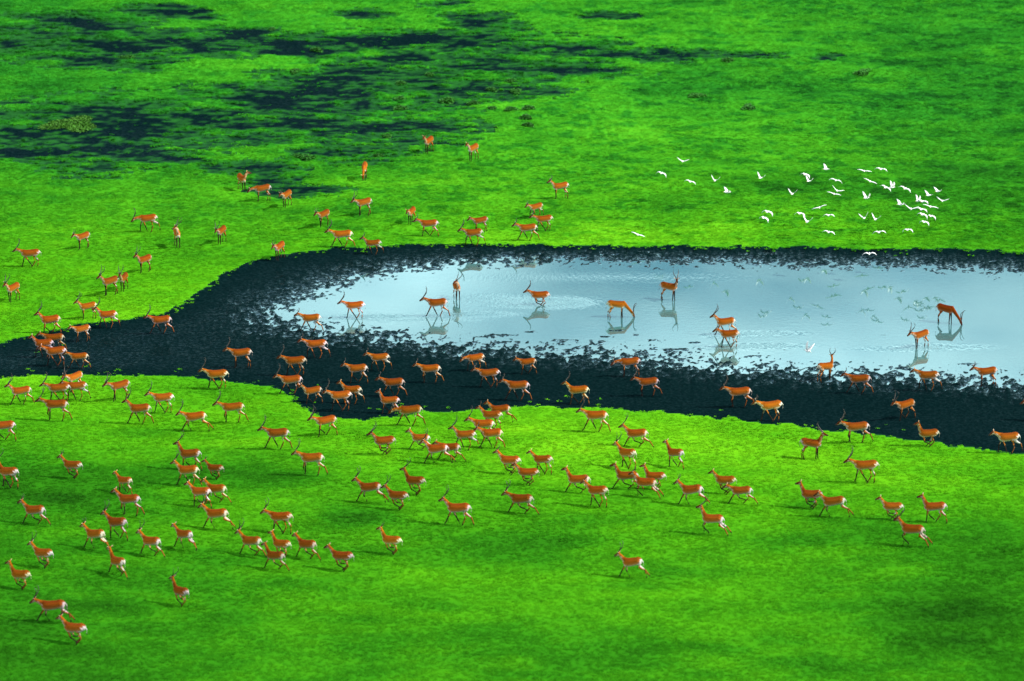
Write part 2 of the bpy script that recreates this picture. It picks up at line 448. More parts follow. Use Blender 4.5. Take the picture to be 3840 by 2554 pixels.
tone = tone_at(fx, fy, d_mud)
wetness = np.where(d_mud > 0, 0.55 * np.exp(-np.clip(z, 0, 1) / 0.04) + 0.035 * sstep(-6, -26, fx) * sstep(0.5, 3, d_mud) * sstep(-40, -24, fx), 0.016 * fbm(fx * .12, fy * .12, 2, 15))
weed = np.where(d_mud > 0, 0, sstep(0.85, 0.10, wet) * 0.9)
tone = tone - 0.26 * sstep(-0.6, 0.05, wet) * sstep(.02, .3, marsh)
nx, ny = len(GX), len(GY)
idx = np.arange(nx * ny).reshape(ny, nx)
quads = np.stack([idx[:-1, :-1], idx[:-1, 1:], idx[1:, 1:], idx[1:, :-1]], -1).reshape(-1, 4)
V = np.stack([fx, fy, z], 1)
mud_q = is_mud[quads].sum(1) >= 2

def sub_mesh(name, mask, mat, with_tone):
    q = quads[mask]
    used, inv = np.unique(q, return_inverse=True)
    me = mesh_from(name, V[used], inv.reshape(q.shape))
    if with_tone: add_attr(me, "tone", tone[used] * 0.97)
    else: add_attr(me, "wetness", wetness[used]); add_attr(me, "weed", weed[used])
    me.materials.append(mat)
    return link(bpy.data.objects.new(name, me))

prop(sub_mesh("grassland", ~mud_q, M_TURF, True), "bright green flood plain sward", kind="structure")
prop(sub_mesh("mudflat", mud_q, M_MUD, False), "dark wet mud round the pond", kind="structure")

# ------------------------------------------------------------------ pond
PX = np.arange(-26, 43.01, 0.3); PY = np.arange(-16, 26.01, 0.3)
pX, pY = np.meshgrid(PX, PY); px_, py_ = pX.ravel(), pY.ravel()
WAKES = [(2022, 1143, 30, 9, 1.0), (2075, 1135, 120, 18, .8), (1960, 1146, 90, 6, .7), (1760, 1178, 130, 9, .7), (1640, 1188, 70, 6, .8), (1420, 1187, 120, 7, .6), (1330, 1193, 60, 5, .8), (1550, 1200, 180, 5, .3),
         (2850, 1250, 110, 6, .7), (2720, 1258, 60, 6, .8), (2850, 1297, 130, 6, .7), (2735, 1304, 70, 6, .8), (3470, 1304, 70, 8, .9), (3400, 1309, 120, 6, .7), (3550, 1300, 140, 10, .35), (1860, 1120, 150, 14, .3), (2330, 1040, 500, 20, .10)]
rip = np.zeros_like(px_)
for cx, cy, rx, ry, w in WAKES:
    wx, wy = unproject(cx, cy, 0)
    q = ((px_ - wx) / (rx / 66)) ** 2 + ((py_ - wy) / (ry / 66 / 0.33)) ** 2
    rip = np.maximum(rip, w * np.exp(-q))
iw = np.arange(len(px_)).reshape(pX.shape)
wq = np.stack([iw[:-1, :-1], iw[:-1, 1:], iw[1:, 1:], iw[1:, :-1]], -1).reshape(-1, 4)
keep = (signed_dist(px_, py_, POND) > -4.0) & (signed_dist(px_, py_, MUD) > 0.8)
wq = wq[keep[wq].all(1)]
used, inv = np.unique(wq, return_inverse=True)
me = mesh_from("pond_water", np.stack([px_, py_, np.zeros_like(px_)], 1)[used], inv.reshape(wq.shape))
add_attr(me, "ripple", rip[used] * 0.40)
me.materials.append(M_WATER)
prop(link(bpy.data.objects.new("pond_water", me)), "pale blue shallow pond water", kind="structure")

# ------------------------------------------------------------------ grass (one mass of tufts)
tuft_coll = bpy.data.collections.new("tuft_kinds")
for k in range(6):
    vv, ff = [], []
    rr = random.Random(100 + k)
    for b in range(13):
        a = rr.uniform(0, 6.283); r0 = rr.uniform(0, 0.13) ; h = rr.uniform(0.010, 0.026); lean = rr.uniform(0.04, 0.13)
        bx, by = math.cos(a * 1.7) * r0, math.sin(a * 1.7) * r0
        w = rr.uniform(0.018, 0.034); sx, sy = -math.sin(a) * w, math.cos(a) * w
        lx, ly = math.cos(a) * lean, math.sin(a) * lean
        i = len(vv)
        vv += [(bx - sx, by - sy, -0.03), (bx + sx, by + sy, -0.03), (bx + lx * .4 + sx * .7, by + ly * .4 + sy * .7, h * .65),
               (bx + lx * .4 - sx * .7, by + ly * .4 - sy * .7, h * .65), (bx + lx, by + ly, h)]
        ff += [(i, i + 1, i + 2), (i, i + 2, i + 3), (i + 3, i + 2, i + 4)]
    me = mesh_from("tuft", vv, ff); me.materials.append(M_BLADE)
    tuft_coll.objects.link(bpy.data.objects.new("tuft", me))

def nearest_vals(x, y, arr):
    i = np.clip(np.searchsorted(GX, x), 0, nx - 1); j = np.clip(np.searchsorted(GY, y), 0, ny - 1)
    return arr.reshape(ny, nx)[j, i]

NT = 330000
tx = RNG.uniform(-41, 41, NT); ty = RNG.uniform(-56, 82, NT)
half = (ty - CAM_Y) * (W_PX / 2 / F_PX) * 1.12 + 2
ok = np.abs(tx) < half
tx, ty = tx[ok], ty[ok]
dm = nearest_vals(tx, ty, d_mud); wt = nearest_vals(tx, ty, wet); mr = nearest_vals(tx, ty, marsh)
u = RNG.random(len(tx))
strag = fbm(tx * 0.6, ty * 0.6, 3, 81)
u2 = RNG.normal(0, 1, len(tx))
on_grass = (dm < 0.05 + 0.22 * u2) & (wt < 0.02 + 0.24 * u2)
in_mud = (dm > 0.05) & (dm < 3.2) & (ty < 0) & (u < 0.035 * (1 - dm / 3.2)) & (strag > 0.50)
in_marsh = (dm < 0) & (wt > 0.08) & (u < 0.012)
ok = on_grass | in_mud | in_marsh
tx, ty, dm, mr, wt = tx[ok], ty[ok], dm[ok], mr[ok], wt[ok]
tz = nearest_vals(tx, ty, z)
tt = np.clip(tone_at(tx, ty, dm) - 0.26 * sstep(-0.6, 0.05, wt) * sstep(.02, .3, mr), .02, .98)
scl = RNG.uniform(0.75, 1.35, len(tx)) * (1 + 0.10 * np.clip(mr, 0, 1)) * (1 - 0.35 * np.exp(-np.abs(dm) / 0.6))
scl *= 0.8 + 0.5 * fbm(tx * 0.35, ty * 0.35, 3, 91)
me = bpy.data.meshes.new("grass")
me.vertices.add(len(tx)); me.vertices.foreach_set("co", np.stack([tx, ty, tz], 1).astype(np.float32).ravel())
me.update()
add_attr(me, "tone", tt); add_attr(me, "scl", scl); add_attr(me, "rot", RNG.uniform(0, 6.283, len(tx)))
add_attr(me, "vary", RNG.normal(0, 0.03, len(tx)))
grass = prop(link(bpy.data.objects.new("grass", me)), "short bright green flood plain grass in tufts", "grass", kind="stuff")
ng = bpy.data.node_groups.new("grass_scatter", 'GeometryNodeTree')
ng.interface.new_socket("Geometry", in_out='INPUT', socket_type='NodeSocketGeometry')
ng.interface.new_socket("Geometry", in_out='OUTPUT', socket_type='NodeSocketGeometry')
gi = ng.nodes.new("NodeGroupInput"); go = ng.nodes.new("NodeGroupOutput")
ci = ng.nodes.new("GeometryNodeCollectionInfo"); ci.inputs["Collection"].default_value = tuft_coll
ci.inputs["Separate Children"].default_value = True; ci.inputs["Reset Children"].default_value = True
iop = ng.nodes.new("GeometryNodeInstanceOnPoints"); iop.inputs["Pick Instance"].default_value = True
na = ng.nodes.new("GeometryNodeInputNamedAttribute"); na.data_type = 'FLOAT'; na.inputs["Name"].default_value = "scl"
nr = ng.nodes.new("GeometryNodeInputNamedAttribute"); nr.data_type = 'FLOAT'; nr.inputs["Name"].default_value = "rot"
cx_ = ng.nodes.new("ShaderNodeCombineXYZ")
ng.links.new(gi.outputs[0], iop.inputs["Points"]); ng.links.new(ci.outputs[0], iop.inputs["Instance"])
ng.links.new(na.outputs[0], iop.inputs["Scale"]); ng.links.new(nr.outputs[0], cx_.inputs["Z"])
ng.links.new(cx_.outputs[0], iop.inputs["Rotation"]); ng.links.new(iop.outputs[0], go.inputs[0])
grass.modifiers.new("scatter", 'NODES').node_group = ng

# ------------------------------------------------------------------ shrubs of the marsh
def leafy(name, rx, ry, h, n, mat, seed, leaf=0.11):
    rr = np.random.default_rng(seed)
    th = rr.uniform(0, 6.283, n); ph = np.arccos(rr.uniform(0.0, 1, n)); rad = rr.uniform(0.35, 1.0, n) ** 0.6
    lob = 1 + 0.28 * np.sin(th * 3 + seed) + 0.15 * np.sin(th * 5 + 2 * seed)
    c = np.stack([np.cos(th) * np.sin(ph) * rx * rad * lob, np.sin(th) * np.sin(ph) * ry * rad * lob, np.cos(ph) * h * rad + 0.05], 1)
    a = rr.normal(size=(n, 3)); a /= np.linalg.norm(a, axis=1)[:, None]
    b = np.cross(a, rr.normal(size=(n, 3))); b /= np.linalg.norm(b, axis=1)[:, None]
    s = leaf * rr.uniform(0.6, 1.4, n)[:, None]
    v = np.stack([c - a * s, c + b * s * .45, c + a * s, c - b * s * .45], 1).reshape(-1, 3)
    v[:, 2] = np.maximum(v[:, 2], -0.05)
    f = np.arange(4 * n).reshape(n, 4)
    me = mesh_from(name, v, f); me.materials.append(mat)
    return me
shrub_meshes = [leafy("foliage", .55, .5, .5, 420, M_SEDGE, 3), leafy("foliage", .75, .55, .42, 520, M_SEDGE, 8), leafy("foliage", .45, .42, .55, 360, M_SEDGE, 13)]
stem_me = mesh_from("stem", [(.06 * math.cos(i * 1.2566), .06 * math.sin(i * 1.2566), -0.1) for i in range(5)] + [(.02 * math.cos(i * 1.2566) + .05, .02 * math.sin(i * 1.2566), 0.35) for i in range(5)],
                    [(i, (i + 1) % 5, 5 + (i + 1) % 5, 5 + i) for i in range(5)])
stem_me.materials.append(M_SEDGE)
SHR = {"in the open dark marsh channels": [(1612, 283), (1503, 314), (1500, 372), (1679, 384), (1777, 392), (1500, 410)],
       "along the marsh's right fringe": [(1846, 340), (1846, 410), (1915, 413), (1979, 410), (1936, 346), (1915, 306), (1973, 444), (1982, 473)],
       "among the marsh's lower channels": [(1454, 514), (1419, 589), (1143, 592)],
       "along the marsh's upper channel": [(478, 217), (1105, 271), (1189, 193), (1021, 111)],
       "in the scrubby grass of the upper right": [(2612, 362), (2806, 405), (2730, 230), (3235, 275)]}
ORD = ["first", "second", "third", "fourth", "fifth", "sixth", "seventh", "eighth", "ninth", "tenth", "eleventh", "twelfth"]
for ph, lst in SHR.items():
    for i, (a, b) in enumerate(sorted(lst)):
        x, y, zz = ground_at(a, b)
        o = link(bpy.data.objects.new("shrub", None)); o.location = (x, y, zz)
        s = random.uniform(0.5, 0.8); o.scale = (s * 1.3, s, s * random.uniform(.6, .9)); o.rotation_euler.z = random.uniform(0, 6.28)
        prop(o, f"small dark green shrub {ph}, {ORD[i]} from left", "shrub", "dark shrubs of the marsh")
        link(bpy.data.objects.new("foliage", random.choice(shrub_meshes)), o)
        link(bpy.data.objects.new("stem", stem_me), o)
x, y, zz = ground_at(268, 470)
o = link(bpy.data.objects.new("reed_bed", leafy("reed_bed", 1.7, 1.6, .26, 4200, M_OLIVE, 23, .08))); o.location = (x, y, zz - .05)
prop(o, "low olive reed bed beside the broad dark channel at left", "reeds")

# ------------------------------------------------------------------ antelopes
ORANGE = np.array((0.265, 0.070, 0.004)); CHEST = np.array((0.150, 0.031, 0.002)); CREAM = np.array((0.46, 0.31, 0.19))
WHITE = np.array((0.44, 0.40, 0.34)); DARK = np.array((0.020, 0.013, 0.009)); TAN = np.array((0.34, 0.115, 0.020))

def loft(vv, ff, pts, rad, nseg=10):
    """tube through pts; rad holds (half width, half height)"""
    P = [np.array(p, float) for p in pts]; base = len(vv); n = len(P)
    for i, p in enumerate(P):
        t = P[min(i + 1, n - 1)] - P[max(i - 1, 0)]; t /= np.linalg.norm(t) + 1e-9
        side = np.cross((0, 0, 1.0), t)
        if np.linalg.norm(side) < 0.15: side = np.array((0, 1.0, 0))
        side /= np.linalg.norm(side); up = np.cross(t, side)
        w, h = rad[i] if isinstance(rad[i], tuple) else (rad[i], rad[i])
        for k in range(nseg):
            a = 2 * math.pi * k / nseg
            vv.append(tuple(p + side * w * math.cos(a) + up * h * math.sin(a)))
    for i in range(n - 1):
        for k in range(nseg):
            k2 = (k + 1) % nseg
            ff.append((base + i * nseg + k, base + i * nseg + k2, base + (i + 1) * nseg + k2, base + (i + 1) * nseg + k))
    ff.append(tuple(base + k for k in range(nseg))[::-1])
    ff.append(tuple(base + (n - 1) * nseg + k for k in range(nseg)))

TORSO = [(-0.56, 1.03, .05, .05), (-0.51, 1.015, .13, .105), (-0.40, .995, .185, .15), (-0.20, .95, .19, .165), (0.03, .915, .20, .175), (0.22, .90, .21, .17), (0.36, .91, .20, .145), (0.46, .93, .15, .10), (0.51, .95, .075, .05)]
# leg sets: front (swing, knee fold) left, right; hind (swing, hock fold) left, right; body pitch
LEGS = {
    'a': ((26, 0), (-24, 4), (-22, 0), (20, 0), 0), 'b': ((-20, 0), (24, 22), (18, 0), (-24, 6), 0),
    'c': ((8, 0), (-6, 42), (-12, 0), (26, 8), 0), 'd': ((-28, 6), (12, 0), (24, 4), (2, 0), 0),
    'e': ((14, 34), (2, 0), (-26, 0), (10, 0), 0),
    'r': ((40, 8), (14, 40), (-38, -6), (-18, 6), -3), 'q': ((-18, 50), (-30, 62), (26, 20), (34, 10), 3),
    'p': ((34, 4), (-26, 48), (-34, -4), (28, 22), 0), 'o': ((12, 66), (30, 46), (-30, -4), (-42, -8), 4),
    's': ((2, 0), (-4, 0), (-4, 0), (5, 0), 0), 't': ((8, 0), (-8, 0), (10, 0), (-8, 0), 0)}
# neck: head base forward, height, head dip angle (0 = level), yaw of neck and head
NECK = {'L': (.79, 1.17, 32, 0), 'M': (.70, 1.34, 26, 0), 'U': (.60, 1.48, 18, 0), 'G': (.90, .52, 62, 0), 'D': (.95, .34, 66, 0), 'N': (.88, .92, 44, 0),
        'R': (.61, 1.42, 14, -62), 'S': (.61, 1.42, 14, 62), 'T': (.78, 1.20, 26, 42)}
LEN_F = (.41, .29, .085); LEN_H = (.28, .35, .345, .075)

def polar(p, ang, l, y=None):
    a = R(ang)
    return np.array((p[0] + math.sin(a) * l, p[1] if y is None else y, p[2] - math.cos(a) * l))

_bodies = {}
def antelope_mesh(legs, neck):
    key = (legs, neck)
    if key in _bodies: return _bodies[key]
    fl, fr, hl, hr, pitch = LEGS[legs]
    vv, ff, bones = [], [], []
    loft(vv, ff, [(t[0], 0, t[1]) for t in TORSO], [(t[3], t[2] * 1.07) for t in TORSO], 14)
    for sgn, (sw, kn) in ((1, fl), (-1, fr)):
        s = np.array((.32, sgn * .085, .83))
        k = polar(s, sw, LEN_F[0]); f = polar(k, sw - kn, LEN_F[1]); h = polar(f, sw - kn + 22, LEN_F[2])
        mid = s * .62 + k * .38
        loft(vv, ff, [s + (0, 0, .08), s, mid, k, f, h], [(.055, .09), (.06, .085), .050, .037, .030, .035], 8)
        bones.append(('front', [s, k, f, h], sw))
    for sgn, (sw, hk) in ((1, hl), (-1, hr)):
        s = np.array((-.38, sgn * .085, .96))
        k = polar(s, 22 + sw * .8, LEN_H[0]); c = polar(k, -34 + sw - hk, LEN_H[1]); m = polar(c, 4 + sw + hk * .6, LEN_H[2]); h = polar(m, 24 + sw * .5, LEN_H[3])
        mid = k * .45 + c * .55
        loft(vv, ff, [s + (-.02, 0, .05), s * .6 + k * .4, k, mid, c, (c + m) / 2, m, h], [(.09, .14), (.085, .14), (.064, .092), .048, .038, .032, .030, .035], 8)
        bones.append(('hind', [s, k, c, m, h], sw))
    nx_, nz_, dip, yaw = NECK[neck]
    root = np.array((.37, 0, 1.01)); b = np.array((nx_, 0, nz_))
    cy, sy = math.cos(R(yaw)), math.sin(R(yaw))
    def yw(p, f):
        a = R(yaw) * f; q = p - root
        return root + np.array((q[0] * math.cos(a) - q[1] * math.sin(a), q[0] * math.sin(a) + q[1] * math.cos(a), q[2]))
    up = np.array((0, 0, 1.0)); m1 = root * .66 + b * .34 + (0.03, 0, -.02); m2 = root * .3 + b * .7 + (.02, 0, 0)
    ha = np.array((math.cos(R(dip)), 0, -math.sin(R(dip))))
    hv = np.array((ha[0] * cy, ha[0] * sy, ha[2]))
    b2 = yw(b, .7)
    loft(vv, ff, [root + (-.08, 0, -.04), root + (.02, 0, -.01), yw(m1, .25), yw(m2, .5), b2 + hv * .02], [(.09, .16), (.10, .155), (.08, .115), (.068, .09), (.058, .074)], 10)
    loft(vv, ff, [b2 - hv * .06, b2 + hv * .02, b2 + hv * .10, b2 + hv * .20, b2 + hv * .29, b2 + hv * .315], [(.04, .045), (.072, .086), (.068, .082), (.050, .06), (.041, .044), (.024, .026)], 10)
    hs = np.array((-sy, cy, 0)); hu = np.cross(hv, hs)
    for sgn in (1, -1):
        e0 = b2 + hs * sgn * .045 + hu * .045 - hv * .02
        e1 = e0 + hs * sgn * .13 + hu * .06 - hv * .05
        loft(vv, ff, [e0, e0 * .45 + e1 * .55, e1], [(.024, .024), (.034, .024), (.012, .012)], 6)
    t0 = np.array((-.53, 0, 1.05)); t1 = np.array((-.63, 0, .91)); t2 = np.array((-.62, 0, .67))
    loft(vv, ff, [t0, t1, t2], [.034, .026, .028], 6)
    me = bpy.data.meshes.new("tmp"); me.from_pydata(vv, [], ff)
    ob = bpy.data.objects.new("tmp", me); scene.collection.objects.link(ob)
    rm = ob.modifiers.new("r", 'REMESH'); rm.mode = 'VOXEL'; rm.voxel_size = 0.017; rm.use_smooth_shade = True
    sm = ob.modifiers.new("s", 'SMOOTH'); sm.factor = 0.5; sm.iterations = 2
    dc = ob.modifiers.new("d", 'DECIMATE'); dc.ratio = 0.45
    dg = bpy.context.evaluated_depsgraph_get()
    body = bpy.data.meshes.new_from_object(ob.evaluated_get(dg))
    bpy.data.objects.remove(ob); bpy.data.meshes.remove(me)
    body.name = "antelope"
    co = np.empty(len(body.vertices) * 3, np.float32); body.vertices.foreach_get("co", co); co = co.reshape(-1, 3).astype(float)
    # ---- coat pattern, by the part of the body each point belongs to
    def seg_d(p0, p1):
        e = p1 - p0; t = np.clip(((co - p0) @ e) / (e @ e), 0, 1)
        return np.linalg.norm(co - p0 - t[:, None] * e, axis=1), t
    tz_ = np.interp(co[:, 0], [t[0] for t in TORSO], [t[1] for t in TORSO]); th_ = np.interp(co[:, 0], [t[0] for t in TORSO], [t[2] for t in TORSO])
    uu = (co[:, 2] - tz_) / th_
    col = np.tile(ORANGE, (len(co), 1))
    col += np.clip((uu - .45) / .5, 0, 1)[:, None] * (CHEST - ORANGE)
    flank = sstep(.15, -.55, uu)[:, None]; col = col * (1 - flank) + np.array((0.36, 0.145, 0.034)) * flank
    belly = sstep(-.55, -.82, uu); col = col * (1 - belly[:, None]) + WHITE * belly[:, None]
    nr_ = np.empty(len(co) * 3, np.float32); body.vertices.foreach_get("normal", nr_); nr_ = nr_.reshape(-1, 3)
    rump = sstep(-.30, -.58, nr_[:, 0]) * sstep(-.30, -.42, co[:, 0]) * sstep(.75, .40, uu) * (co[:, 2] > .52)
    col = col * (1 - rump[:, None]) + WHITE * rump[:, None]
    best = np.where((np.abs(uu) < 1.15) & (np.abs(co[:, 0]) < .59), 0.03, 9.0)
    for kind, pts, sw in bones:
        for i in range(len(pts) - 1):
            d, t = seg_d(pts[i], pts[i + 1]); r = (.075, .04, .03, .03)[i] if kind == 'front' else (.13, .06, .035, .03, .03)[i]
            if i == 0: d = np.where(co[:, 2] > .76, 9, d)
            m_ = (d < r * 1.9) & (d - r * .3 < best + (0 if i == 0 else .2)) & (co[:, 2] < .80)
            axis = pts[i] + t[:, None] * (pts[i + 1] - pts[i])
            front = co[:, 0] - axis[:, 0] > 0.004
            inner = np.abs(co[:, 1]) < np.abs(axis[:, 1]) - .012
            if kind == 'front':
                c = np.where(front[:, None], DARK, np.where(inner[:, None], CREAM, TAN)) if i < 1 else np.tile(DARK, (len(co), 1))
                if i == 0: c = np.where((t < .35)[:, None], TAN, c)
            else:
                back = co[:, 0] - axis[:, 0] < -0.03
                if i == 0: c = np.where(back[:, None], TAN * 1.2, ORANGE * .95)
                elif i == 1: c = np.where(inner[:, None], WHITE, TAN)
                elif i == 2: c = np.where(front[:, None], DARK * 1.6, TAN * .6)
                else: c = np.tile(DARK, (len(co), 1))
            if kind == 'hind' and i < 2: m_ = m_ & (rump < .5)
            col = np.where(m_[:, None], c, col)
    dn, tn = seg_d(root, b2)
    mn = (dn < .15) & (co[:, 0] > .44) & (co[:, 2] > min(.74, nz_ - .1) )
    axn = root + tn[:, None] * (b2 - root)
    below = sstep(-.01, -.06, co[:, 2] - axn[:, 2])
    cn = ORANGE * (1 - below[:, None]) + CREAM * below[:, None]
    col = np.where(mn[:, None], cn, col)
    dh, tt_ = seg_d(b2 - hv * .04, b2 + hv * .32)
    mh = (dh < .095) & (tt_ > .05)
    low = ((co - b2) @ hu) < -.015
    ch = np.where(low[:, None], CREAM * .8, CHEST * .55); ch = np.where((tt_ > .70)[:, None], DARK * 2.2, ch)
    col = np.where(mh[:, None], ch, col)
    ear = (np.abs((co - b2) @ hs) > .065) & (np.linalg.norm(co - b2, axis=1) < .26)
    col = np.where(ear[:, None], CREAM * .9, col)
    tail = (co[:, 0] < -.57) & (co[:, 2] > .6) & (co[:, 2] < 1.0) & (np.abs(co[:, 1]) < .045)
    col = np.where(tail[:, None], np.where((co[:, 2] < .74)[:, None], DARK * 2, WHITE), col)
    a = body.attributes.new("coat", 'FLOAT_COLOR', 'POINT')
    a.data.foreach_set("color", np.concatenate([col, np.ones((len(col), 1))], 1).astype(np.float32).ravel())
    # ---- set it on its feet
    pr = R(-pitch); c_, s_ = math.cos(pr), math.sin(pr)
    M = np.array(((c_, 0, s_), (0, 1, 0), (-s_, 0, c_)))
    co = co @ M.T; zmin = np.sort(co[:, 2])[3]
    co[:, 2] -= zmin
    body.vertices.foreach_set("co", co.astype(np.float32).ravel()); body.update()
    body.materials.clear(); body.materials.append(M_COAT)
    head = (M @ b2 - (0, 0, zmin), M @ hv, M @ hs, M @ hu)
    _bodies[key] = (body, head)
    return _bodies[key]

_horns = {}
def horn_meshes(legs, neck, size):
    key = (legs, neck, size)
    if key in _horns: return _horns[key]
    b2, hv, hs, hu = antelope_mesh(legs, neck)[1]
    L = {'H': .92, 'h': .48}[size]; out = []
    for sgn in (1, -1):
        pts = [b2 + hv * .03 + hu * .06 + hs * sgn * .03]
        prof = [(-.09, .06, .03), (-.21, .11, .075), (-.33, .18, .13), (-.42, .27, .16), (-.46, .37, .15), (-.44, .46, .12)]
        for (f, u_, s_) in prof:
            pts.append(b2 + hu * .05 + (hv * f + hu * u_) * L * 1.05 + hs * sgn * (s_ * L + .02))
        vv, ff = [], []
        rad = [.028, .027, .025, .022, .019, .014, .006]
        loft(vv, ff, pts, [r * (.75 + .25 * L) for r in rad], 7)
        me = bpy.data.meshes.new("horn"); me.from_pydata(vv, [], ff); me.materials.append(M_HORN)
        me.polygons.foreach_set("use_smooth", np.ones(len(ff), bool)); me.update()
        out.append(me)
    _horns[key] = out
    return out

